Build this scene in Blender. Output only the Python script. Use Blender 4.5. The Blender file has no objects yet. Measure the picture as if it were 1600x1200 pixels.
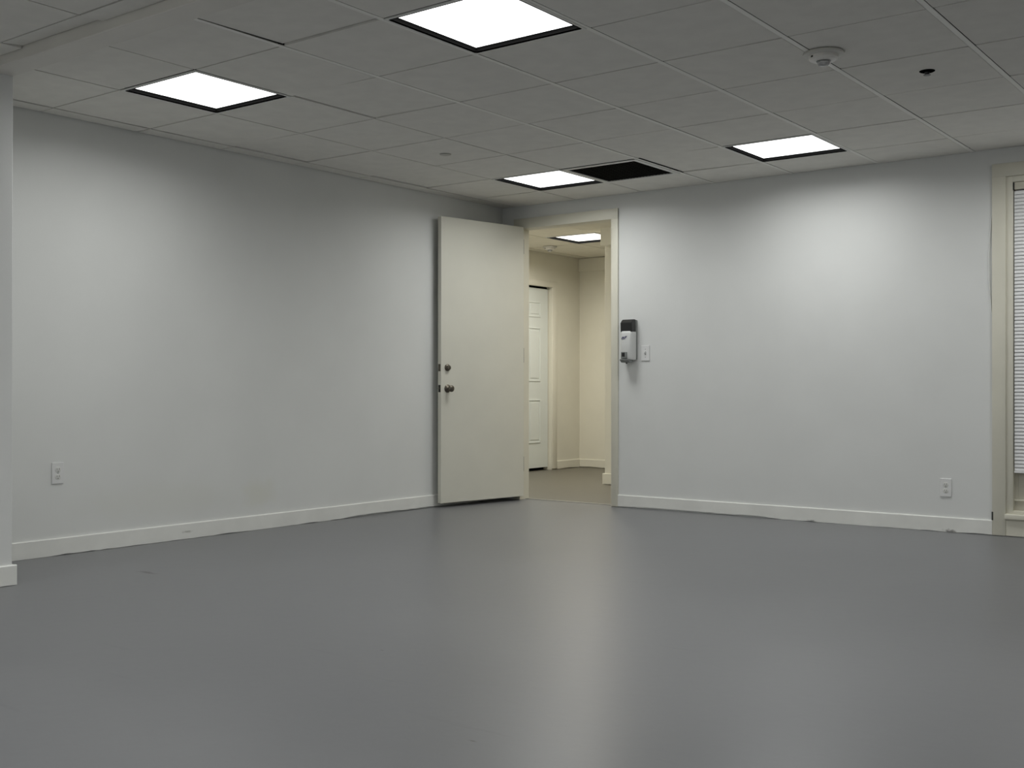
import bpy, bmesh, math, random
from mathutils import Vector, Matrix

random.seed(7)
S = bpy.context.scene
C = S.collection

# ------------------------------------------------------------------ camera, world, exposure
cam_d = bpy.data.cameras.new('camera')
cam_d.sensor_fit = 'HORIZONTAL'
cam_d.sensor_width = 36.0
cam_d.lens = 1754.3 / 1600.0 * 36.0
cam_d.clip_start = 0.05
cam = bpy.data.objects.new('camera', cam_d)
C.objects.link(cam)
yaw, pit, rol = math.radians(-37.08), math.radians(0.178), math.radians(0.0376)
fw = Vector((math.sin(yaw) * math.cos(pit), math.cos(yaw) * math.cos(pit), math.sin(pit)))
rt = Vector((math.cos(yaw), -math.sin(yaw), 0.0))
up = rt.cross(fw)
r2 = rt * math.cos(rol) + up * math.sin(rol)
u2 = -rt * math.sin(rol) + up * math.cos(rol)
mw = Matrix((r2, u2, -fw)).transposed().to_4x4()
mw.translation = (5.7716, -7.5037, 0.9327)
cam.matrix_world = mw
S.camera = cam

world = bpy.data.worlds.new('night')
S.world = world
world.use_nodes = True
world.node_tree.nodes['Background'].inputs[0].default_value = (0.010, 0.012, 0.018, 1)
world.node_tree.nodes['Background'].inputs[1].default_value = 1.0

vs = S.view_settings
vs.view_transform = 'Standard'
vs.look = 'None'
vs.gamma = 1.0
vs.use_curve_mapping = False
vs.exposure = 0.05
LENS_POWER = 2.5            # diffuse glow of the troffer lenses
LAMP_WATTS = 9.6           # downward beam of each troffer's lamps
HALL_WATTS = 25.0
NEAR_WATTS = 13.0           # added fill fittings on the camera's side of the header, set brighter

# ------------------------------------------------------------------ dimensions
H = 2.44                    # suspended ceiling
T = 0.61                    # ceiling module
X0, Y1 = 0.136, 0.502       # widths of the cut border tiles
XE = 8.5                    # far right end of the room
YN = -11.0                  # wall behind the camera
HD0, HD1 = -4.70, -4.83     # header, far and near face
WT = 0.115                  # thickness of the doorway wall

# ------------------------------------------------------------------ materials
def mat(name, col, rough=0.6, spec=0.5, metal=0.0, var=0.0, vscale=3.0, bump=0.0, bscale=200.0, col2=None):
    m = bpy.data.materials.new(name)
    m.use_nodes = True
    nt = m.node_tree
    b = nt.nodes['Principled BSDF']
    b.inputs['Roughness'].default_value = rough
    b.inputs['Metallic'].default_value = metal
    b.inputs['Specular IOR Level'].default_value = spec
    b.inputs['Base Color'].default_value = (*col, 1)
    tc = nt.nodes.new('ShaderNodeNewGeometry')
    if var > 0:
        n = nt.nodes.new('ShaderNodeTexNoise')
        n.inputs['Scale'].default_value = vscale
        n.inputs['Detail'].default_value = 5
        nt.links.new(tc.outputs['Position'], n.inputs['Vector'])
        r = nt.nodes.new('ShaderNodeValToRGB')
        c2 = col2 or tuple(c * (1 - var) for c in col)
        r.color_ramp.elements[0].position = 0.35
        r.color_ramp.elements[1].position = 0.65
        r.color_ramp.elements[0].color = (*c2, 1)
        r.color_ramp.elements[1].color = (*col, 1)
        nt.links.new(n.outputs['Fac'], r.inputs['Fac'])
        nt.links.new(r.outputs['Color'], b.inputs['Base Color'])
    if bump > 0:
        n2 = nt.nodes.new('ShaderNodeTexNoise')
        n2.inputs['Scale'].default_value = bscale
        n2.inputs['Detail'].default_value = 2
        nt.links.new(tc.outputs['Position'], n2.inputs['Vector'])
        bp = nt.nodes.new('ShaderNodeBump')
        bp.inputs['Strength'].default_value = bump
        bp.inputs['Distance'].default_value = 0.002
        nt.links.new(n2.outputs['Fac'], bp.inputs['Height'])
        nt.links.new(bp.outputs['Normal'], b.inputs['Normal'])
    return m


def stain(m, centre, radii, col, strength, nscale=8.0):
    """a stain with its own place on the surface: an ellipsoid mask broken up by noise"""
    nt = m.node_tree
    b = nt.nodes['Principled BSDF']
    src = b.inputs['Base Color'].links[0].from_socket if b.inputs['Base Color'].links else None
    g = nt.nodes.new('ShaderNodeNewGeometry')
    sub = nt.nodes.new('ShaderNodeVectorMath'); sub.operation = 'SUBTRACT'
    sub.inputs[1].default_value = centre
    nt.links.new(g.outputs['Position'], sub.inputs[0])
    div = nt.nodes.new('ShaderNodeVectorMath'); div.operation = 'DIVIDE'
    div.inputs[1].default_value = radii
    nt.links.new(sub.outputs[0], div.inputs[0])
    ln = nt.nodes.new('ShaderNodeVectorMath'); ln.operation = 'LENGTH'
    nt.links.new(div.outputs[0], ln.inputs[0])
    no = nt.nodes.new('ShaderNodeTexNoise'); no.inputs['Scale'].default_value = nscale
    no.inputs['Detail'].default_value = 4
    nt.links.new(g.outputs['Position'], no.inputs['Vector'])
    ad = nt.nodes.new('ShaderNodeMath'); ad.operation = 'MULTIPLY_ADD'
    ad.inputs[1].default_value = 1.2
    nt.links.new(no.outputs['Fac'], ad.inputs[0]); nt.links.new(ln.outputs['Value'], ad.inputs[2])
    mr = nt.nodes.new('ShaderNodeMapRange'); mr.interpolation_type = 'SMOOTHSTEP'
    mr.inputs['From Min'].default_value = 1.5; mr.inputs['From Max'].default_value = 0.7
    mr.inputs['To Min'].default_value = 0.0; mr.inputs['To Max'].default_value = strength
    nt.links.new(ad.outputs[0], mr.inputs['Value'])
    mx = nt.nodes.new('ShaderNodeMix'); mx.data_type = 'RGBA'
    nt.links.new(mr.outputs['Result'], mx.inputs[0])
    if src: nt.links.new(src, mx.inputs[6])
    else: mx.inputs[6].default_value = b.inputs['Base Color'].default_value
    mx.inputs[7].default_value = (*col, 1)
    nt.links.new(mx.outputs[2], b.inputs['Base Color'])


M = {}
M['wall'] = mat('wall_paint', (0.765, 0.772, 0.757), 0.55, 0.35, var=0.035, vscale=2.2, bump=0.12, bscale=160)
M['wall_left'] = mat('wall_paint_left', (0.765, 0.772, 0.752), 0.55, 0.35, var=0.04, vscale=1.6, bump=0.12, bscale=160)
stain(M['wall_left'], (0.0, -2.62, 0.24), (0.3, 0.22, 0.16), (0.68, 0.67, 0.54), 0.3)
stain(M['wall_left'], (0.0, -3.3, 0.25), (0.3, 0.9, 0.18), (0.71, 0.71, 0.64), 0.25, 5)
M['cream'] = mat('cream_trim_paint', (0.74, 0.715, 0.61), 0.42, 0.45, var=0.05, vscale=4)
M['door'] = mat('cream_door_paint', (0.70, 0.685, 0.60), 0.40, 0.45, var=0.04, vscale=3)
M['hall_wall'] = mat('hall_cream_paint', (0.77, 0.742, 0.635), 0.55, 0.3, var=0.04, vscale=3)
M['hall_door'] = mat('hall_door_paint', (0.74, 0.77, 0.73), 0.45, 0.4, var=0.03)
M['base'] = mat('baseboard_paint', (0.85, 0.85, 0.81), 0.45, 0.45, var=0.06, vscale=6)
stain(M['base'], (3.655, 0.0, 0.0), (0.06, 0.2, 0.03), (0.16, 0.15, 0.14), 0.9, 60)
stain(M['base'], (2.73, 0.0, 0.0), (0.05, 0.2, 0.02), (0.2, 0.2, 0.19), 0.8, 60)
stain(M['base'], (0.0, -3.2, 0.045), (0.2, 0.06, 0.012), (0.45, 0.44, 0.40), 0.8, 30)
M['tile'] = mat('ceiling_tile', (0.80, 0.785, 0.74), 0.9, 0.1, var=0.05, vscale=9, bump=0.35, bscale=260)
M['tee'] = mat('ceiling_tee', (0.86, 0.85, 0.81), 0.5, 0.3)
M['plenum'] = mat('plenum_dark', (0.035, 0.035, 0.035), 0.9, 0.1)
M['hall_tile'] = mat('hall_ceiling_tile', (0.80, 0.765, 0.66), 0.9, 0.1, var=0.05, vscale=9)
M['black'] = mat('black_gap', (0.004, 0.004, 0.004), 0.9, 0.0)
M['grille'] = mat('dark_grille', (0.016, 0.015, 0.012), 0.7, 0.1)
M['white_metal'] = mat('white_enamel', (0.72, 0.72, 0.69), 0.4, 0.4)
M['plastic'] = mat('white_plastic', (0.66, 0.665, 0.65), 0.35, 0.5)
M['plate'] = mat('switch_plate_plastic', (0.77, 0.77, 0.76), 0.3, 0.5)
M['slot'] = mat('dark_slot', (0.06, 0.06, 0.055), 0.8, 0.1)
M['dark_plastic'] = mat('black_plastic', (0.018, 0.018, 0.018), 0.35, 0.5)
M['grey_plastic'] = mat('grey_plastic', (0.22, 0.23, 0.22), 0.3, 0.5)
M['navy'] = mat('navy_print', (0.03, 0.025, 0.12), 0.4, 0.3)
M['nickel'] = mat('aged_nickel', (0.15, 0.135, 0.11), 0.36, 0.5, metal=1.0)
M['alarm'] = mat('alarm_plastic', (0.80, 0.78, 0.74), 0.4, 0.4)
M['alarm_grey'] = mat('alarm_base_grey', (0.62, 0.61, 0.57), 0.5, 0.4)
M['slat'] = mat('blind_slat', (0.84, 0.84, 0.84), 0.45, 0.4)
M['sash'] = mat('sash_paint', (0.60, 0.575, 0.48), 0.45, 0.4)

# clear strobe
m = bpy.data.materials.new('strobe_clear'); m.use_nodes = True
b = m.node_tree.nodes['Principled BSDF']
b.inputs['Base Color'].default_value = (0.85, 0.85, 0.85, 1); b.inputs['Roughness'].default_value = 0.08
b.inputs['Transmission Weight'].default_value = 0.6
M['clear'] = m
# window glass
m = bpy.data.materials.new('window_glass'); m.use_nodes = True
b = m.node_tree.nodes['Principled BSDF']
b.inputs['Base Color'].default_value = (0.9, 0.95, 0.95, 1); b.inputs['Roughness'].default_value = 0.02
b.inputs['Transmission Weight'].default_value = 1.0
M['glass'] = m


def lens_mat(name, col, power):
    m = bpy.data.materials.new(name); m.use_nodes = True
    nt = m.node_tree
    b = nt.nodes['Principled BSDF']
    b.inputs['Base Color'].default_value = (0.8, 0.8, 0.8, 1)
    b.inputs['Roughness'].default_value = 0.3
    b.inputs['Emission Color'].default_value = (*col, 1)
    b.inputs['Emission Strength'].default_value = power
    return m


M['lens'] = lens_mat('lit_lens', (0.985, 1.0, 0.985), LENS_POWER)
M['hall_lens'] = lens_mat('lit_lens_hall', (1.0, 0.965, 0.88), LENS_POWER)

# painted concrete floor: mottled grey paint, satin, with scuffs
def floor_mat(name, c1, c2, rough):
    m = bpy.data.materials.new(name); m.use_nodes = True
    nt = m.node_tree; L = nt.links
    b = nt.nodes['Principled BSDF']
    g = nt.nodes.new('ShaderNodeNewGeometry')
    n1 = nt.nodes.new('ShaderNodeTexNoise'); n1.inputs['Scale'].default_value = 0.9; n1.inputs['Detail'].default_value = 8; n1.inputs['Roughness'].default_value = 0.6
    L.new(g.outputs['Position'], n1.inputs['Vector'])
    r1 = nt.nodes.new('ShaderNodeValToRGB')
    r1.color_ramp.elements[0].position = 0.3; r1.color_ramp.elements[1].position = 0.7
    r1.color_ramp.elements[0].color = (*c1, 1); r1.color_ramp.elements[1].color = (*c2, 1)
    L.new(n1.outputs['Fac'], r1.inputs['Fac'])
    # scuffs: stretched noise, sparse
    mp = nt.nodes.new('ShaderNodeMapping'); mp.inputs['Rotation'].default_value = (0, 0, math.radians(35)); mp.inputs['Scale'].default_value = (1.2, 11.0, 1)
    L.new(g.outputs['Position'], mp.inputs['Vector'])
    n2 = nt.nodes.new('ShaderNodeTexNoise'); n2.inputs['Scale'].default_value = 1.6; n2.inputs['Detail'].default_value = 6
    L.new(mp.outputs[0], n2.inputs['Vector'])
    mr = nt.nodes.new('ShaderNodeMapRange'); mr.inputs['From Min'].default_value = 0.66; mr.inputs['From Max'].default_value = 0.78
    mr.inputs['To Max'].default_value = 0.22
    L.new(n2.outputs['Fac'], mr.inputs['Value'])
    mx = nt.nodes.new('ShaderNodeMix'); mx.data_type = 'RGBA'
    L.new(mr.outputs['Result'], mx.inputs[0]); L.new(r1.outputs['Color'], mx.inputs[6])
    mx.inputs[7].default_value = (*[c * 0.55 for c in c1], 1)
    L.new(mx.outputs[2], b.inputs['Base Color'])
    rr = nt.nodes.new('ShaderNodeMapRange'); rr.inputs['To Min'].default_value = rough - 0.05; rr.inputs['To Max'].default_value = rough + 0.07
    L.new(n1.outputs['Fac'], rr.inputs['Value']); L.new(rr.outputs['Result'], b.inputs['Roughness'])
    n3 = nt.nodes.new('ShaderNodeTexNoise'); n3.inputs['Scale'].default_value = 14; n3.inputs['Detail'].default_value = 4
    L.new(g.outputs['Position'], n3.inputs['Vector'])
    bp = nt.nodes.new('ShaderNodeBump'); bp.inputs['Strength'].default_value = 0.12; bp.inputs['Distance'].default_value = 0.004
    L.new(n3.outputs['Fac'], bp.inputs['Height']); L.new(bp.outputs['Normal'], b.inputs['Normal'])
    b.inputs['Specular IOR Level'].default_value = 0.5
    return m


M['floor'] = floor_mat('painted_concrete', (0.156, 0.158, 0.167), (0.182, 0.184, 0.192), 0.34)
M['hall_floor'] = floor_mat('hall_concrete', (0.115, 0.106, 0.082), (0.145, 0.133, 0.105), 0.45)
for (sx, sy, rx, ry) in ((4.40, -5.90, 0.03, 0.006), (4.62, -5.15, 0.014, 0.008), (3.9, -5.2, 0.012, 0.005), (3.0, -4.6, 0.008, 0.004), (0.9, -4.1, 0.07, 0.02), (5.0, -5.95, 0.12, 0.03)):
    stain(M['floor'], (sx, sy, 0), (rx * 1.6, ry * 1.6, 0.2), (0.04, 0.035, 0.03), 0.75, 40)

# ------------------------------------------------------------------ mesh helpers
def box(bm, x0, x1, y0, y1, z0, z1, bev=0.0, seg=1):
    vs_ = [bm.verts.new((x, y, z)) for x in (x0, x1) for y in (y0, y1) for z in (z0, z1)]
    fs = []
    for q in ((0, 1, 3, 2), (4, 6, 7, 5), (0, 4, 5, 1), (2, 3, 7, 6), (0, 2, 6, 4), (1, 5, 7, 3)):
        fs.append(bm.faces.new([vs_[k] for k in q]))
    if bev > 0:
        ed = list({e for f in fs for e in f.edges})
        bmesh.ops.bevel(bm, geom=ed, offset=bev, segments=seg, affect='EDGES', profile=0.5)
    return vs_


def lathe(bm, prof, mtx=None, n=28):
    """profile of (radius, height) about local z"""
    mtx = mtx or Matrix.Identity(4)
    rings = []
    for r, h in prof:
        if r < 1e-6:
            rings.append([bm.verts.new(mtx @ Vector((0, 0, h)))])
        else:
            rings.append([bm.verts.new(mtx @ Vector((r * math.cos(2 * math.pi * k / n), r * math.sin(2 * math.pi * k / n), h))) for k in range(n)])
    for a, c in zip(rings, rings[1:]):
        for k in range(n):
            k2 = (k + 1) % n
            if len(a) == 1 and len(c) == 1: continue
            if len(a) == 1: bm.faces.new((a[0], c[k2], c[k]))
            elif len(c) == 1: bm.faces.new((a[k], a[k2], c[0]))
            else: bm.faces.new((a[k], a[k2], c[k2], c[k]))


def mesh_of(name, bm, m, smooth=False):
    bmesh.ops.recalc_face_normals(bm, faces=bm.faces[:])
    me = bpy.data.meshes.new(name)
    bm.to_mesh(me); bm.free()
    if m: me.materials.append(m)
    if smooth:
        for p in me.polygons: p.use_smooth = True
        try: me.set_sharp_from_angle(angle=math.radians(35))
        except Exception: pass
    return me


def link(name, me, parent=None):
    o = bpy.data.objects.new(name, me)
    C.objects.link(o)
    if parent: o.parent = parent
    return o


def obj(name, bm, m, parent=None, smooth=False):
    return link(name, mesh_of(name, bm, m, smooth), parent)


def bobj(name, dims, m, parent=None, bev=0.0, seg=1):
    bm = bmesh.new(); box(bm, *dims, bev=bev, seg=seg)
    return obj(name, bm, m, parent, smooth=bev > 0 and seg > 1)


def tag(o, label, cat, group=None, kind=None):
    o['label'] = label
    if cat: o['category'] = cat
    if group: o['group'] = group
    if kind: o['kind'] = kind
    return o


def empty(name, loc, rz=0.0):
    o = bpy.data.objects.new(name, None)
    o.empty_display_size = 0.05
    o.location = loc; o.rotation_euler = (0, 0, rz)
    C.objects.link(o)
    return o


def struct(o, label, cat):
    return tag(o, label, cat, kind='structure')


def rect_wall(bm, u0, u1, z0, z1, holes, t0, t1, axis='x'):
    """wall slab along u with rectangular holes, split into blocks at the hole edges"""
    us = sorted({u0, u1, *[h[0] for h in holes], *[h[1] for h in holes]})
    zs = sorted({z0, z1, *[h[2] for h in holes], *[h[3] for h in holes]})
    for a, b_ in zip(us, us[1:]):
        for c, d in zip(zs, zs[1:]):
            mu, mz = (a + b_) / 2, (c + d) / 2
            if any(h[0] < mu < h[1] and h[2] < mz < h[3] for h in holes): continue
            if axis == 'x': box(bm, a, b_, t0, t1, c, d)
            else: box(bm, t0, t1, a, b_, c, d)


# ------------------------------------------------------------------ room shell
ZT = 2.62
DX0, DX1, DZ = 0.187, 1.086, 2.266          # doorway
WX0, WX1, WZ0, WZ1 = 3.995, 5.05, 0.105, 2.26  # window opening

bm = bmesh.new(); box(bm, -0.2, XE + 0.2, YN - 0.2, WT - 0.01, -0.12, 0.0)
struct(obj('floor', bm, M['floor']), 'grey painted concrete floor of the empty room', 'floor')
bm = bmesh.new(); box(bm, -1.75, 2.7, WT - 0.01, 3.7, -0.12, -0.001)
struct(obj('floor_hallway', bm, M['hall_floor']), 'brownish concrete floor of the hallway beyond the doorway', 'floor')

bm = bmesh.new(); box(bm, -0.13, 0.0, YN - 0.13, 0.0, 0.0, ZT)
struct(obj('wall_left', bm, M['wall_left']), 'pale grey painted wall behind the open door', 'wall')
bm = bmesh.new()
rect_wall(bm, -1.75, XE + 0.13, 0.0, ZT, [(DX0, DX1, 0.0, DZ), (WX0, WX1, WZ0, WZ1)], 0.0, WT)
struct(obj('wall_right', bm, M['wall']), 'pale grey painted wall with the doorway and the window', 'wall')
bm = bmesh.new(); box(bm, XE, XE + 0.13, YN, 0.0, 0.0, ZT)
struct(obj('wall_side', bm, M['wall']), 'pale grey wall at the far right end, out of view', 'wall')
bm = bmesh.new(); box(bm, 0.0, XE + 0.13, YN - 0.13, YN, 0.0, ZT)
struct(obj('wall_rear', bm, M['wall']), 'pale grey wall behind the camera, out of view', 'wall')

# wall stub and header that divide the room
STX = 0.701
bm = bmesh.new(); box(bm, 0.0, STX, HD1, HD0, 0.0, H + 0.1, bev=0.003)
struct(obj('wall_stub', bm, M['wall']), 'short pale wall end at the left edge carrying the ceiling header', 'wall')
bm = bmesh.new(); box(bm, STX, XE, HD1, HD0, H - 0.042, H + 0.1, bev=0.003)
struct(obj('trim_header', bm, mat('header_paint', (0.74, 0.72, 0.67), 0.6, 0.3, var=0.05)), 'shallow painted header crossing the ceiling at upper left', 'header')

# hallway shell
HLX, HBY = -1.55, 3.5
bm = bmesh.new()
HDY0, HDY1, HDZ = 2.05, 2.93, 2.07
rect_wall(bm, WT, HBY + 0.13, 0.0, ZT, [(HDY0, HDY1, 0.0, HDZ)], HLX - 0.13, HLX, axis='y')
struct(obj('wall_hallway_left', bm, M['hall_wall']), 'cream hallway wall holding the white panelled door', 'wall')
bm = bmesh.new(); box(bm, HLX - 0.13, 2.7, HBY, HBY + 0.13, 0.0, ZT)
hb = struct(obj('wall_hallway_back', bm, M['hall_wall']), 'cream wall closing the far end of the hallway', 'wall')
bobj('fascia_band', (HLX, 2.5, HBY - 0.02, HBY, 2.29, H), M['hall_wall'], hb)
bm = bmesh.new(); box(bm, 2.5, 2.63, WT, HBY, 0.0, ZT)
struct(obj('wall_hallway_side', bm, M['hall_wall']), 'cream hallway wall hidden behind the doorway wall', 'wall')
bm = bmesh.new(); box(bm, -0.047, 2.5, 1.68, 1.81, 0.0, ZT, bev=0.003)
hp = struct(obj('wall_hallway_pillar', bm, M['hall_wall']), 'cream wall end standing in the hallway, seen at the doorway right edge', 'wall')
bobj('bulkhead', (0.016, 2.5, 1.50, 1.679, 2.279, H + 0.06), M['hall_wall'], hp, bev=0.006, seg=2)

# ------------------------------------------------------------------ suspended ceilings
def ceiling_zone(name, label, xs, ys, skip, z, tile_m, tee_m, slab, lifted=None, open_tees=()):
    """tiles between the lines xs and ys; the lines in open_tees show the tee's flange, at the others
    the tiles almost meet under the tee and only a dark joint is seen"""
    lifted = lifted or {}
    bm_ = bmesh.new(); box(bm_, *slab)
    root = struct(obj(name, bm_, M['plenum']), label, 'ceiling')
    cache = {}
    gx = lambda k: 0.015 if k in open_tees else (0.009 if k < 2 else 0.005)
    gy = 0.005
    for i, (xa, xb) in enumerate(zip(xs, xs[1:])):
        for j, (ya, yb) in enumerate(zip(ys, ys[1:])):
            if (i, j) in skip: continue
            x0, x1 = xa + gx(i), xb - gx(i + 1)
            y0, y1 = yb + gy, ya - gy
            w, d = x1 - x0, y1 - y0
            if w < 0.01 or d < 0.01: continue
            key = (round(w, 3), round(d, 3))
            if key not in cache:
                b2 = bmesh.new(); box(b2, -w / 2, w / 2, -d / 2, d / 2, 0, 0.015)
                cache[key] = mesh_of('ceiling_tile', b2, tile_m)
            o = link('ceiling_tile', cache[key], root)
            o.location = ((x0 + x1) / 2, (y0 + y1) / 2, z + 0.0006 + random.uniform(0, 0.0022))
            rx, ry = random.uniform(-.0012, .0012), random.uniform(-.0012, .0012)
            if (i, j) in lifted:
                dx, dy, hgt = lifted[(i, j)]
                # raise one edge, the opposite edge stays down
                if dx: ry = -(hgt / w) * dx
                if dy: rx = (hgt / d) * dy
                o.location.z += hgt / 2
            o.rotation_euler = (rx, ry, 0)
    xmin, xmax, ymin, ymax = min(xs), max(xs), min(ys), max(ys)
    tw = 0.012
    for k in range(1, len(xs) - 1):
        zz = z if k in open_tees else z + 0.0215
        bobj('main_tee', (xs[k] - tw, xs[k] + tw, ymin + 0.001, ymax - 0.001, zz, zz + 0.0018), tee_m if k in open_tees else M['plenum'], root)
    for y in ys[1:-1]:
        bobj('cross_tee', (xmin + 0.001, xmax - 0.001, y - tw, y + tw, z + 0.0235, z + 0.0253), M['plenum'], root)  # hidden tees and angles coloured dark, putting shade into the joints
    a = 0.016
    for d in ((xmin, xmin + a, ymin, ymax), (xmax - a, xmax, ymin, ymax), (xmin, xmax, ymax - a, ymax), (xmin, xmax, ymin, ymin + a)):
        bobj('wall_angle', (*d, z + 0.026, z + 0.028), M['plenum'], root)
    return root


# zone beyond the header: tile index i from the left wall (0 is the cut strip), j from the doorway wall
xs = [0.0] + [X0 + k * T for k in range(14)] + [XE]
ys = [0.0] + [-Y1 - k * T for k in range(7)] + [HD0]
lights_a = [(2, 1), (5, 1), (8, 1), (2, 6), (5, 6), (8, 6)]
vent = (3, 1)
lift = {(3, 5): (-1, 0, 0.007), (1, 4): (-1, 0, 0.004), (1, 2): (-1, 0, 0.005), (4, 1): (-1, 0, 0.007), (4, 7): (0, 1, 0.007)}
ceiling_zone('ceiling', 'suspended ceiling of square off white tiles over the empty room', xs, ys,
             set(lights_a) | {vent}, H, M['tile'], M['tee'], (0.0, XE, HD0, 0.0, 2.56, ZT), lift, range(4, 15))

# zone on the camera's side of the header
xs2 = [0.0] + [0.41 + k * T for k in range(14)] + [XE]
ys2 = [HD1] + [-4.935 - k * T for k in range(10)] + [YN]
lights_b = [(2, 4), (5, 4), (8, 4), (11, 4), (2, 9), (5, 9), (8, 9), (11, 9)]
ceiling_zone('ceiling_front', 'suspended tile ceiling on the near side of the header', xs2, ys2,
             set(lights_b), H, M['tile'], M['tee'], (0.0, XE, YN, HD1, 2.56, ZT), {(2, 0): (0, 1, 0.010)}, range(4, 15))

# hallway
xs3 = [HLX, -1.41, -0.80, -0.19, 0.42, 1.03, 1.64, 2.25, 2.5]
ys3 = [HBY, 2.95, 2.34, 1.73, 1.12, 0.74, WT]
ceiling_zone('ceiling_hallway', 'cream tinted tile ceiling of the hallway beyond the doorway', xs3, ys3,
             {(2, 2), (1, 5), (5, 5)}, H + 0.005, M['hall_tile'], M['hall_tile'], (HLX, 2.5, WT, HBY, 2.56, ZT))

# ------------------------------------------------------------------ troffers
def make_light(lens, watts, col):
    """2x2 troffer about its cell centre, z = 0 at the ceiling face"""
    root = empty('ceiling_light', (0, 0, 0))
    s = T / 2 - 0.0045
    f = bmesh.new()                         # white flange of the door frame
    w = 0.0185
    for d in ((-s, s, s - w, s), (-s, s, -s, -s + w), (-s, -s + w, -s + w, s - w), (s - w, s, -s + w, s - w)):
        box(f, *d, -0.002, 0.003)
    obj('frame', f, M['white_metal'], root)
    g = bmesh.new()                         # black inner returns of the frame
    q = s - w
    for d in ((-q, q, q, q + 0.006), (-q, q, -q - 0.006, -q), (-q - 0.006, -q, -q, q), (q, q + 0.006, -q, q)):
        box(g, *d, -0.0021, 0.03)
    e = 0.008
    obj('recess_edge', g, M['black'], root)
    l = bmesh.new(); box(l, -q, q, -q, q, 0.022, 0.028)
    obj('lens', l, lens, root)
    ld = bpy.data.lights.new('lamp', 'AREA')
    ld.shape = 'SQUARE'; ld.size = 2 * q - 0.02; ld.energy = watts; ld.color = col; ld.spread = math.radians(165)
    lo = link('lamp', ld, root); lo.location = (0, 0, 0.0205)
    h = bmesh.new(); box(h, -s + 0.004, s - 0.004, -s + 0.004, s - 0.004, 0.03, 0.095, bev=0.01)
    obj('housing', h, M['white_metal'], root)
    return root


def copy_tree(o, parent=None):
    c = o.copy(); C.objects.link(c)
    if parent: c.parent = parent
    for ch in list(o.children): copy_tree(ch, c)
    return c


proto = make_light(M['lens'], LAMP_WATTS, (0.985, 1.0, 0.985))
first = True
la = {(2, 1): 'lit ceiling light panel beside the dark vent, above the open door',
      (5, 1): 'lit ceiling light panel nearest the pale right wall with the window',
      (2, 6): 'lit ceiling light panel near the left wall and header',
      (5, 6): 'largest lit ceiling light panel at the top centre of the picture',
      (8, 1): 'lit ceiling light panel out of view in front of the window',
      (8, 6): 'lit ceiling light panel out of view above the right side'}
for (i, j), lab in la.items():
    o = proto if first else copy_tree(proto)
    first = False
    o.location = ((xs[i] + xs[i + 1]) / 2, (ys[j] + ys[j + 1]) / 2, H)
    tag(o, lab, 'ceiling light', 'square ceiling light panels')
lb = ['far left of the camera', 'left of the camera', 'above the camera', 'right of the camera', 'behind the camera on the far left', 'behind the camera on the left', 'straight behind the camera', 'behind the camera on the right']
proto_b = make_light(M['lens'], NEAR_WATTS, (0.985, 1.0, 0.985))  # unseen panels added around the camera to fill the room with light
for k_, ((i, j), w) in enumerate(zip(lights_b, lb)):
    o = copy_tree(proto_b) if k_ else proto_b
    o.location = ((xs2[i] + xs2[i + 1]) / 2, (ys2[j] + ys2[j + 1]) / 2, H)
    tag(o, 'added fill light panel out of view, ' + w, 'ceiling light', 'square ceiling light panels')
hl = make_light(M['hall_lens'], HALL_WATTS, (1.0, 0.965, 0.88))
hl.location = ((xs3[2] + xs3[3]) / 2, (ys3[2] + ys3[3]) / 2, H + 0.005)
tag(hl, 'lit ceiling light panel in the hallway seen through the doorway', 'ceiling light')

for (i, j), w in (((1, 5), 'left'), ((5, 5), 'right')):
    o = make_light(M['hall_lens'], 8.0, (1.0, 0.965, 0.88))  # unseen extra panel, added to brighten the hallway
    o.location = ((xs3[i] + xs3[i + 1]) / 2, (ys3[j] + ys3[j + 1]) / 2 , H + 0.005)
    tag(o, 'added hallway fill light panel hidden behind the doorway wall on the ' + w, 'ceiling light')

# ------------------------------------------------------------------ return air vent
vx, vy = (xs[vent[0]] + xs[vent[0] + 1]) / 2, (ys[vent[1]] + ys[vent[1] + 1]) / 2
vr = empty('ceiling_vent', (vx, vy, H))
tag(vr, 'dark square return air vent in the ceiling beside a light panel', 'vent')
s = T / 2 - 0.004
f = bmesh.new(); w = 0.032
for d in ((-s, s, s - w, s), (-s, s, -s, -s + w), (-s, -s + w, -s + w, s - w), (s - w, s, -s + w, s - w)):
    box(f, *d, -0.005, 0.0)
obj('frame', f, M['white_metal'], vr)
q = s - w
bl = bmesh.new(); box(bl, -0.0008, 0.0008, -q, q, -0.002, 0.012)
fin = mesh_of('fin', bl, M['grille'])
for k in range(21):
    o = link('fin', fin, vr); o.location = (-q + 2 * q * (k + 0.5) / 21, 0, 0)
    o = link('fin', fin, vr); o.location = (0, -q + 2 * q * (k + 0.5) / 21, 0.0003); o.rotation_euler = (0, 0, math.pi / 2)
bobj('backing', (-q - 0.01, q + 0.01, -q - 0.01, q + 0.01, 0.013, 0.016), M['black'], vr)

# ------------------------------------------------------------------ ceiling devices
flip = Matrix.Rotation(math.pi, 4, 'X')


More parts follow.
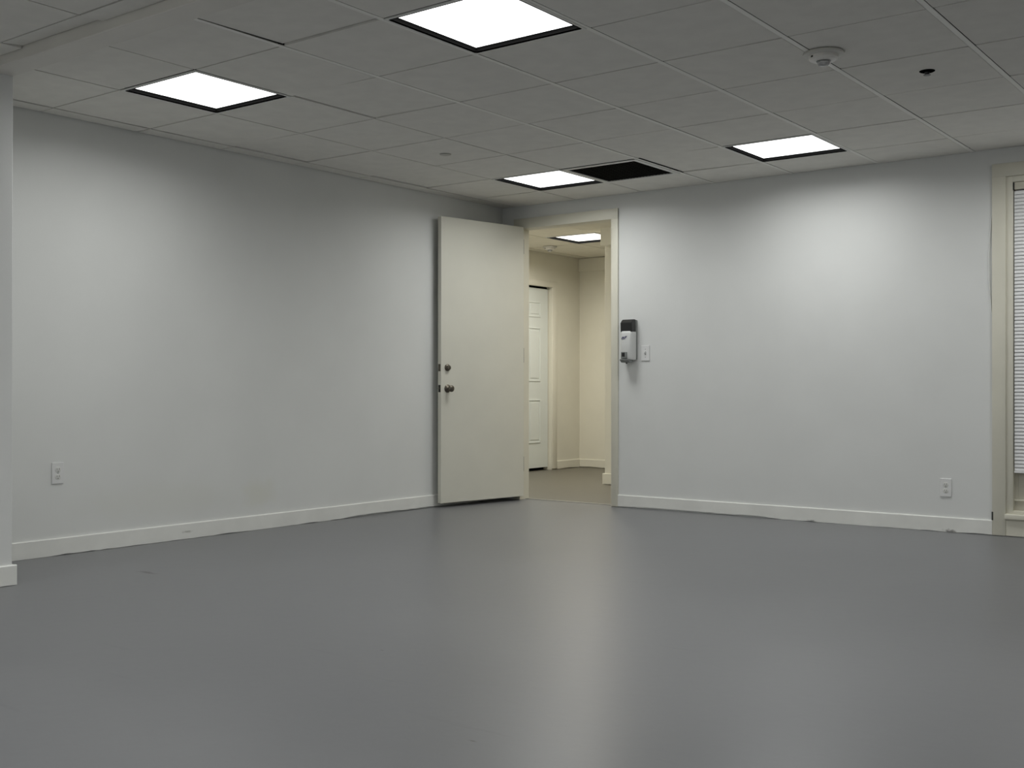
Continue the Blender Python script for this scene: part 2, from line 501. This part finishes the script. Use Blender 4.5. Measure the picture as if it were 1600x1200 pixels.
def alarm(loc, rad, label, z):
    r = empty('fire_alarm', (loc[0], loc[1], z))
    tag(r, label, 'alarm')
    k = rad / 0.09
    b_ = bmesh.new(); lathe(b_, [(0, 0), (0.090 * k, 0), (0.092 * k, 0.003), (0.092 * k, 0.011), (0.087 * k, 0.014), (0, 0.014)], flip, 40)
    obj('base_plate', b_, M['alarm_grey'], r, True)
    b_ = bmesh.new(); lathe(b_, [(0, 0.0135), (0.066 * k, 0.0135), (0.066 * k, 0.026), (0.058 * k, 0.034), (0.040 * k, 0.037), (0, 0.037)], flip, 40)
    hs = obj('housing', b_, M['alarm'], r, True)
    b_ = bmesh.new(); lathe(b_, [(0.033 * k, 0.0365), (0.033 * k, 0.0395), (0.026 * k, 0.041), (0, 0.041)], flip, 32)
    obj('collar', b_, M['grey_plastic'], hs, True)
    b_ = bmesh.new(); lathe(b_, [(0, 0.0405), (0.028 * k, 0.0405), (0.028 * k, 0.048), (0.022 * k, 0.056), (0.010 * k, 0.060), (0, 0.0605)], flip, 28)
    obj('strobe_lens', b_, M['clear'], hs, True)
    for a in (0.6, 2.4, 4.2):
        t = bmesh.new()
        box(t, -0.006, 0.006, -0.0025, 0.0025, -0.004, 0.004)
        o = obj('vent_slot', t, M['slot'], hs)
        o.location = (0.064 * k * math.cos(a), 0.064 * k * math.sin(a), -0.022)
        o.rotation_euler = (0, 0, a + math.pi / 2)
    return r


alarm((3.845, -2.63), 0.088, 'round fire alarm with clear strobe on the tile ceiling', H - 0.0008)
alarm((-1.16, 2.34), 0.075, 'round fire alarm with strobe on the hallway ceiling', H + 0.0042)

b_ = bmesh.new(); lathe(b_, [(0, 0), (0.030, 0), (0.030, 0.003), (0.037, 0.0035), (0.037, 0.006), (0.034, 0.008), (0, 0.0085)], flip, 32)
o = obj('sprinkler_cover', b_, mat('cover_grey', (0.45, 0.44, 0.41), 0.5), None, True); o.location = (1.055, -1.978, H + 0.003)
tag(o, 'small flat round sprinkler cover on a ceiling tile left of centre', 'sprinkler cover')

sp = empty('fire_sprinkler', (4.127, -2.05, H + 0.003))
tag(sp, 'small black sprinkler head in a ceiling tile right of the fire alarm', 'sprinkler')
b_ = bmesh.new(); lathe(b_, [(0.014, 0), (0.036, 0), (0.036, 0.003), (0.03, 0.006), (0.014, 0.008), (0.0, 0.008)], flip, 28)
obj('escutcheon', b_, M['black'], sp, True)
b_ = bmesh.new(); lathe(b_, [(0, 0.007), (0.012, 0.007), (0.010, 0.016), (0.006, 0.017), (0.006, 0.020), (0.017, 0.0205), (0.017, 0.022), (0, 0.022)], flip, 20)
obj('deflector', b_, M['dark_plastic'], sp, True)

# ------------------------------------------------------------------ baseboards
def baseboard(name, axis, a, b_, face, out, label, h=0.096, t=0.014, m=None, jag=0.013):
    """axis 'x': runs along x with its back on y=face and its front at face+out*t; bottom edge ragged"""
    bm_ = bmesh.new()
    n = max(2, int(abs(b_ - a) / 0.05))
    rows = []
    z = 0.004
    for k in range(n + 1):
        u = a + (b_ - a) * k / n
        z += random.uniform(-.004, .004); z = min(max(z, 0.001), jag)
        pr = [(0.0, z), (t, z), (t, h - 0.004), (t - 0.004, h), (0.0, h)]
        ring = []
        for d, zz in pr:
            v = face + out * d
            ring.append(bm_.verts.new((u, v, zz) if axis == 'x' else (v, u, zz)))
        rows.append(ring)
    for r0, r1 in zip(rows, rows[1:]):
        for k in range(5):
            k2 = (k + 1) % 5
            bm_.faces.new((r0[k], r0[k2], r1[k2], r1[k]))
    bm_.faces.new(rows[0]); bm_.faces.new(rows[-1][::-1])
    return struct(obj(name, bm_, m or M['base']), label, 'baseboard')


baseboard('baseboard_left', 'y', HD0 + 0.0, -0.0, 0.0, 1, 'white baseboard along the left wall behind the door')
baseboard('baseboard_right', 'x', 1.1465, 3.913, 0.0, -1, 'white baseboard between the doorway and the window')
baseboard('baseboard_stub_end', 'y', HD1 - 0.014, HD0 + 0.016, STX, 1, 'white baseboard on the wall end at the left edge', jag=0.004)
baseboard('baseboard_stub_far', 'x', 0.016, STX, HD0, 1, 'white baseboard on the far side of the wall end')
baseboard('baseboard_stub_near', 'x', 0.0, STX, HD1, -1, 'white baseboard on the near side of the wall end, out of view')
baseboard('baseboard_window', 'x', 5.135, XE, 0.0, -1, 'white baseboard right of the window, out of view')
baseboard('baseboard_hallway_left', 'y', 3.022, HBY - 0.0, HLX, 1, 'cream baseboard beside the hallway door', m=M['hall_wall'])
baseboard('baseboard_hallway_back', 'x', HLX + 0.015, 2.4, HBY, -1, 'cream baseboard along the hallway end wall', m=M['hall_wall'])
baseboard('baseboard_hallway_pillar', 'x', -0.064, 2.4, 1.68, -1, 'cream baseboard around the hallway wall end', h=0.105, t=0.016, m=M['hall_wall'])
baseboard('baseboard_hallway_pillar_end', 'y', 1.681, 1.81, -0.047, -1, 'cream baseboard on the narrow side of the hallway wall end', h=0.105, t=0.016, m=M['hall_wall'])

# ------------------------------------------------------------------ doorway casing and jambs
tr = empty('trim_doorway', (DX0, 0, 0))
tr.location = (0, 0, 0)
struct(tr, 'cream painted frame around the open doorway', 'door frame')
bobj('casing', (DX1, 1.146, -0.014, 0.0, 0.002, 2.335), M['cream'], tr, bev=0.003, seg=2)
bobj('casing', (DX0 - 0.06, DX0, -0.012, 0.0, 0.002, 2.335), M['cream'], tr, bev=0.003, seg=2)
bobj('head_casing', (DX0 - 0.06, 1.146, -0.015, -0.0005, 2.252, 2.336), M['cream'], tr, bev=0.003, seg=2)
bobj('jamb', (DX0 - 0.002, DX0 + 0.003, -0.011, WT + 0.003, 0.0, DZ), M['cream'], tr)
bobj('jamb', (DX1 - 0.003, DX1 + 0.002, -0.013, WT + 0.003, 0.0, DZ), M['cream'], tr)
bobj('head_jamb', (DX0, DX1, -0.013, WT + 0.003, DZ - 0.012, DZ + 0.002), M['cream'], tr)
bobj('stop', (DX1 - 0.012, DX1 - 0.003, 0.045, 0.08, 0.0, DZ - 0.012), M['cream'], tr)
bobj('threshold', (DX0, DX1, WT - 0.045, WT + 0.005, 0.0002, 0.003), mat('threshold_grey', (0.24, 0.235, 0.21), 0.45), tr)

# ------------------------------------------------------------------ open door
ang = math.radians(99.9)
dr = empty('door_1', (0.240, -0.022, 0.0), -ang)
struct(dr, 'open cream slab door with knob and deadbolt, swung into the room', 'door')
LW, TH, Z0, Z1 = 0.885, 0.040, 0.034, 2.262
bobj('leaf', (0.0, LW, -TH, 0.0, Z0, Z1), M['door'], dr, bev=0.0015, seg=1)
for zc in (2.10, 1.20, 0.30):
    hg = bmesh.new()
    box(hg, -0.0025, 0.0002, -TH + 0.004, -0.001, zc - 0.06, zc + 0.06)
    h_ = obj('hinge', hg, M['slot'], dr)
    kn = bmesh.new(); lathe(kn, [(0, -0.06), (0.007, -0.06), (0.007, 0.06), (0, 0.06)], Matrix.Translation((-0.002, -TH - 0.005, zc)), 12)
    obj('knuckle', kn, M['nickel'], h_, True)
rotY = Matrix.Rotation(-math.pi / 2, 4, 'X')     # lathe axis to local +y (towards the viewer)
def ym(x, z, y=0.0): return Matrix.Translation((x, y, z)) @ rotY
KX = LW - 0.062
b_ = bmesh.new(); lathe(b_, [(0, -0.0005), (0.027, -0.0005), (0.0275, 0.004), (0.024, 0.010), (0.019, 0.0125), (0.019, 0.022), (0.016, 0.025), (0, 0.0255)], ym(KX, 1.087), 28)
db = obj('deadbolt', b_, M['nickel'], dr, True)
b_ = bmesh.new(); box(b_, KX - 0.0015, KX + 0.0015, 0.0252, 0.0262, 1.080, 1.094)
obj('keyway', b_, M['slot'], db)
b_ = bmesh.new(); lathe(b_, [(0, -0.0005), (0.031, -0.0005), (0.0315, 0.003), (0.027, 0.008), (0.016, 0.011), (0.011, 0.016), (0.011, 0.026)], ym(KX - 0.002, 0.924), 28)
rs = obj('knob_rose', b_, M['nickel'], dr, True)
b_ = bmesh.new(); lathe(b_, [(0.010, 0.024), (0.014, 0.030), (0.023, 0.036), (0.0265, 0.045), (0.0255, 0.053), (0.020, 0.059), (0.011, 0.0615), (0, 0.062)], ym(KX - 0.002, 0.924), 28)
obj('knob', b_, M['nickel'], rs, True)
# the knob on the wall side of the leaf
b_ = bmesh.new(); lathe(b_, [(0.031, 0.0), (0.027, 0.004), (0.010, 0.006), (0.010, 0.010), (0.022, 0.016), (0.024, 0.022), (0, 0.026)], Matrix.Translation((KX - 0.002, -TH, 0.924)) @ Matrix.Rotation(math.pi / 2, 4, 'X'), 24)
obj('knob', b_, M['nickel'], dr, True)
lp = bobj('strike_plate', (LW - 0.0004, LW + 0.0018, -TH + 0.007, -0.007, 1.058, 1.114), M['nickel'], dr)
lp2 = bobj('latch_plate', (LW - 0.0004, LW + 0.0012, -TH + 0.007, -0.007, 0.896, 0.952), M['slot'], dr)
bobj('latch_bolt', (LW + 0.001, LW + 0.010, -TH + 0.013, -0.014, 0.918, 0.931), M['nickel'], lp2, bev=0.002)

# ------------------------------------------------------------------ hallway door
d2 = empty('door_2', (HLX, HDY0, 0))
struct(d2, 'closed white six panel door in the hallway', 'door')
XF = -0.045                       # face of the leaf, set back from the wall face
b_ = bmesh.new(); box(b_, XF - 0.035, XF, 0.012, HDY1 - HDY0 - 0.012, 0.032, HDZ - 0.022, bev=0.002)
obj('leaf', b_, M['hall_door'], d2)
dw = HDY1 - HDY0
for (za, zb) in ((1.72, 1.895), (1.00, 1.605), (0.31, 0.80)):
    for (ya, yb) in ((0.13, dw / 2 - 0.055), (dw / 2 + 0.055, dw - 0.155)):
        ring = bmesh.new(); k = 0.016
        for d in ((ya, yb, za, za + k), (ya, yb, zb - k, zb), (ya, ya + k, za + k, zb - k), (yb - k, yb, za + k, zb - k)):
            box(ring, XF - 0.002, XF + 0.007, d[0], d[1], d[2], d[3], bev=0.003)
        mo = obj('panel_moulding', ring, M['hall_door'], d2)
        bobj('panel', (XF - 0.002, XF + 0.005, ya + 0.035, yb - 0.035, za + 0.035, zb - 0.035), M['hall_door'], mo, bev=0.004)
bobj('casing', (-0.001, 0.016, dw - 0.004, dw + 0.088, 0.012, HDZ + 0.062), M['hall_wall'], d2, bev=0.003, seg=2)
bobj('casing', (-0.001, 0.016, -0.085, 0.004, 0.002, HDZ + 0.062), M['hall_wall'], d2, bev=0.003, seg=2)
bobj('head_casing', (-0.001, 0.017, -0.085, dw + 0.088, HDZ - 0.004, HDZ + 0.063), M['hall_wall'], d2, bev=0.003, seg=2)
bobj('backing', (-0.125, -0.115, 0.002, dw - 0.002, 0.002, HDZ - 0.002), M['black'], d2)
bobj('stop', (XF - 0.06, XF - 0.036, dw - 0.014, dw - 0.001, 0.002, HDZ - 0.002), M['hall_wall'], d2)
bobj('weatherstrip', (XF - 0.02, XF - 0.002, 0.012, dw - 0.03, HDZ - 0.0215, HDZ - 0.001), M['black'], d2)

# ------------------------------------------------------------------ soap dispenser
sd = empty('soap_dispenser', (1.262, 0.0, 1.12))
tag(sd, 'white and black wall soap dispenser beside the doorway', 'soap dispenser')
W2 = 0.053
bobj('back_plate', (-W2, W2, -0.022, 0.0, 0.03, 0.335), M['grey_plastic'], sd, bev=0.004, seg=2)
# black top: sloping hood
def prism(bm_, poly, x0, x1):
    a = [bm_.verts.new((x0, y, z)) for y, z in poly]; c = [bm_.verts.new((x1, y, z)) for y, z in poly]
    bm_.faces.new(a); bm_.faces.new(c[::-1]); n = len(poly)
    for k in range(n): bm_.faces.new((a[k], c[k], c[(k + 1) % n], a[(k + 1) % n]))
b_ = bmesh.new(); prism(b_, [(-0.02, 0.338), (-0.055, 0.338), (-0.084, 0.312), (-0.080, 0.24), (-0.02, 0.24)], -W2 + 0.002, W2 - 0.002)
bmesh.ops.bevel(b_, geom=b_.edges[:], offset=0.003, segments=2, affect='EDGES')
obj('refill_window', b_, M['dark_plastic'], sd, True)
b_ = bmesh.new(); prev = None; NP = 20
for z, dep, wid in ((0.026, 0.060, 0.050), (0.030, 0.066, 0.0525), (0.05, 0.0725, 0.0535), (0.15, 0.0755, 0.0535), (0.225, 0.0725, 0.0535), (0.240, 0.069, 0.0525), (0.247, 0.062, 0.049)):
    ring = []
    for k in range(NP + 1):
        t = math.pi * k / NP
        cx, sy = math.cos(t), math.sin(t)
        ring.append(b_.verts.new((-wid * math.copysign(abs(cx) ** 0.42, cx), -0.0215 - dep * sy ** 0.5, z)))
    if prev:
        for k in range(NP): b_.faces.new((prev[k], prev[k + 1], ring[k + 1], ring[k]))
        b_.faces.new((prev[NP], prev[0], ring[0], ring[NP]))
    else: b_.faces.new(ring)
    prev = ring
b_.faces.new(prev[::-1])
cv = obj('cover', b_, M['plastic'], sd, True)
b_ = bmesh.new(); box(b_, -0.034, 0.018, -0.106, -0.088, 0.034, 0.088, bev=0.006, seg=3)
pb = obj('push_bar', b_, M['grey_plastic'], sd, True)
bobj('sensor_window', (-0.024, 0.004, -0.1075, -0.105, 0.050, 0.080), M['dark_plastic'], pb, bev=0.001)
b_ = bmesh.new(); prism(b_, [(-0.03, 0.03), (-0.112, 0.032), (-0.112, 0.022), (-0.092, 0.006), (-0.05, 0.004), (-0.03, 0.014)], -0.040, 0.034)
bmesh.ops.bevel(b_, geom=b_.edges[:], offset=0.003, segments=2, affect='EDGES')
sp_ = obj('drip_lip', b_, M['grey_plastic'], sd, True)
b_ = bmesh.new(); lathe(b_, [(0, -0.012), (0.007, -0.012), (0.009, 0.006), (0, 0.006)], Matrix.Translation((-0.002, -0.07, 0.008)), 16)
obj('nozzle', b_, M['dark_plastic'], sp_, True)
# small slanted emblem on the cover (its letters are too small to read in the picture)
b_ = bmesh.new()
def quad(pts, y):
    a = [b_.verts.new((x, y, z)) for x, z in pts]; c = [b_.verts.new((x, y + 0.0012, z)) for x, z in pts]
    b_.faces.new(a); b_.faces.new(c[::-1]); n = len(pts)
    for k in range(n): b_.faces.new((a[k], c[k], c[(k + 1) % n], a[(k + 1) % n]))
yl = -0.0972
for pts in ([(-0.034, 0.184), (0.004, 0.187), (0.002, 0.190), (-0.033, 0.188)], [(-0.032, 0.190), (-0.022, 0.205), (-0.018, 0.205), (-0.028, 0.190)],
            [(-0.022, 0.198), (-0.012, 0.204), (-0.009, 0.203), (-0.014, 0.192), (-0.018, 0.192)], [(-0.008, 0.193), (-0.002, 0.205), (0.003, 0.205), (-0.003, 0.193)],
            [(0.003, 0.195), (0.010, 0.209), (0.015, 0.209), (0.008, 0.195)], [(0.002, 0.202), (0.016, 0.204), (0.015, 0.207), (0.003, 0.206)]):
    quad(pts, yl)
obj('emblem', b_, M['navy'], cv)

# ------------------------------------------------------------------ switch and outlets
def wall_plate(name, loc, rz, label, cat, kind):
    r = empty(name, loc, rz); tag(r, label, cat)
    bobj('cover_plate', (-0.036, 0.036, -0.0070, 0.0, -0.059, 0.059), M['plate'], r, bev=0.002, seg=1)
    if kind == 'switch':
        b2 = bmesh.new(); box(b2, -0.0055, 0.0055, -0.0085, -0.0065, -0.0125, 0.0125, bev=0.0006)
        tg = obj('toggle_slot', b2, M['grey_plastic'], r)
        b2 = bmesh.new(); prism(b2, [(-0.008, -0.008), (-0.0205, 0.004), (-0.0205, 0.011), (-0.008, 0.006)], -0.0045, 0.0045)
        obj('toggle', b2, M['plate'], tg)
        for z in (-0.03, 0.03):
            b2 = bmesh.new(); lathe(b2, [(0, 0), (0.0032, 0), (0.0028, 0.0012), (0, 0.0014)], Matrix.Translation((0, -0.0068, z)) @ Matrix.Rotation(math.pi / 2, 4, 'X'), 12)
            obj('screw', b2, M['grey_plastic'], r)
    else:
        for z in (-0.0197, 0.0197):
            b2 = bmesh.new(); lathe(b2, [(0, 0), (0.0172, 0), (0.0172, 0.0012), (0.016, 0.0018), (0, 0.0018)], Matrix.Translation((0, -0.0068, z)) @ Matrix.Rotation(math.pi / 2, 4, 'X'), 24)
            fc = obj('socket', b2, M['white_metal'], r, True)
            for xx, hh in ((-0.0065, 0.0042), (0.0065, 0.0052)):
                bobj('slot', (xx - 0.0012, xx + 0.0012, -0.0089, -0.0084, z + 0.003 - hh, z + 0.003 + hh), M['slot'], fc)
            b2 = bmesh.new(); lathe(b2, [(0, 0), (0.0026, 0), (0.0026, 0.0005), (0, 0.0005)], Matrix.Translation((0, -0.0085, z - 0.0095)) @ Matrix.Rotation(math.pi / 2, 4, 'X'), 12)
            obj('ground_hole', b2, M['slot'], fc)
        b2 = bmesh.new(); lathe(b2, [(0, 0), (0.003, 0), (0.0026, 0.0012), (0, 0.0014)], Matrix.Translation((0, -0.0068, 0)) @ Matrix.Rotation(math.pi / 2, 4, 'X'), 12)
        obj('screw', b2, M['grey_plastic'], r)
    return r


wall_plate('light_switch', (1.389, 0, 1.197), 0, 'white light switch plate beside the soap dispenser', 'switch', 'switch')
wall_plate('power_outlet', (3.627, 0, 0.286), 0, 'white power outlet low on the right wall near the window', 'outlet', 'outlet')
wall_plate('power_outlet', (0, -4.052, 0.456), math.pi / 2, 'white power outlet on the left wall near the wall end', 'outlet', 'outlet')

# ------------------------------------------------------------------ window
wn = empty('window_1', (0, 0, 0))
struct(wn, 'tall cream framed window at the right edge with a low sill', 'window')
bobj('casing', (3.914, WX0, -0.017, 0.0, 0.003, 2.343), M['cream'], wn, bev=0.003, seg=2)
bobj('casing', (WX1, WX1 + 0.081, -0.017, 0.0, 0.003, 2.343), M['cream'], wn, bev=0.003, seg=2)
bobj('head_casing', (3.914, WX1 + 0.081, -0.018, -0.0005, WZ1, 2.344), M['cream'], wn, bev=0.003, seg=2)
bobj('jamb', (WX0 - 0.002, 4.036, -0.006, WT - 0.002, WZ0, WZ1), M['cream'], wn, bev=0.003, seg=2)
bobj('jamb', (WX1 - 0.041, WX1 + 0.002, -0.006, WT - 0.002, WZ0, WZ1), M['cream'], wn, bev=0.003, seg=2)
bobj('head_jamb', (4.034, WX1 - 0.039, -0.006, WT - 0.002, 2.222, WZ1), M['cream'], wn, bev=0.003, seg=2)
bobj('sill', (4.034, WX1 - 0.039, -0.004, WT - 0.002, 0.143, 0.163), M['cream'], wn, bev=0.002)
bobj('stool', (WX0 - 0.004, WX1 + 0.004, -0.034, WT - 0.004, 0.108, 0.143), M['cream'], wn, bev=0.006, seg=3)
bobj('apron', (WX0, WX1, -0.013, 0.0, 0.004, 0.107), M['cream'], wn, bev=0.002)
bobj('sash_rail', (4.036, WX1 - 0.041, 0.035, 0.07, 0.163, 0.222), M['sash'], wn)
bobj('sash_ledge', (4.036, WX1 - 0.041, 0.022, 0.07, 0.222, 0.232), M['cream'], wn, bev=0.002)
bobj('sash_panel', (4.052, WX1 - 0.057, 0.045, 0.075, 0.232, 0.47), M['sash'], wn)
bobj('sash_stile', (4.036, 4.056, 0.040, 0.08, 0.232, 2.222), M['sash'], wn)
bobj('sash_stile', (WX1 - 0.061, WX1 - 0.041, 0.040, 0.08, 0.232, 2.222), M['sash'], wn)
bobj('pane', (4.05, WX1 - 0.055, 0.10, 0.104, 0.23, 2.222), M['glass'], wn)
# loose caulk strip peeling along the left casing, and the notch near the floor
b_ = bmesh.new(); prev = None
for k in range(25):
    t = k / 24
    z = 1.32 + t * 0.78
    bow = 0.026 * math.sin(math.pi * t) ** 1.2
    ring = [b_.verts.new((3.912 - bow + dx, dy, z)) for dx, dy in ((0, 0.0), (0, -0.004), (0.006, -0.007), (0.010, 0.0))]
    if prev:
        for q_ in range(4): b_.faces.new((prev[q_], prev[(q_ + 1) % 4], ring[(q_ + 1) % 4], ring[q_]))
    prev = ring
obj('caulk_strip', b_, M['wall'], wn, True)
bobj('casing_notch', (3.9115, 3.921, -0.0176, -0.001, 0.097, 0.150), M['slot'], wn)

# blind
bd = empty('window_blind', (4.041, 0.008, 0.40))
tag(bd, 'white closed slat blind hanging in the window at the right edge', 'blind')
BW = WX1 - 0.046 - 4.041
bobj('head_rail', (0.0042, BW, -0.013, 0.016, 1.774, 1.819), M['sash'], bd, bev=0.001)
bobj('end_bracket', (-0.0045, 0.004, -0.0145, 0.018, 1.772, 1.818), M['slot'], bd)
bobj('end_bracket', (BW + 0.0005, BW + 0.0045, -0.015, 0.018, 1.766, 1.814), M['slot'], bd)
bobj('bottom_rail', (0.0, BW, -0.011, 0.011, 0.0, 0.012), M['slat'], bd, bev=0.002)
b_ = bmesh.new()
rows = []
for k in range(5):
    u = (k / 4 - 0.5) * 0.0255
    crown = 0.0022 * (1 - (2 * k / 4 - 1) ** 2)
    a = math.radians(70)
    y = u * math.cos(a) - crown * math.sin(a); z = u * math.sin(a) + crown * math.cos(a)
    rows.append([b_.verts.new((x, y + dy, z)) for x, dy in ((0.001, 0), (BW - 0.001, 0), (BW - 0.001, 0.0007), (0.001, 0.0007))])
for r0, r1 in zip(rows, rows[1:]):
    for k in range(4): b_.faces.new((r0[k], r0[(k + 1) % 4], r1[(k + 1) % 4], r1[k]))
b_.faces.new(rows[0][::-1]); b_.faces.new(rows[-1])
slat = mesh_of('slat', b_, M['slat'])
n = 78
for k in range(n):
    o = link('slat', slat, bd); o.location = (0, 0.0, 0.026 + k * (1.752 / n))
for x in (0.12, BW - 0.12):
    bobj('ladder_cord', (x - 0.001, x + 0.001, -0.0148, -0.0138, 0.006, 1.78), M['slat'], bd)
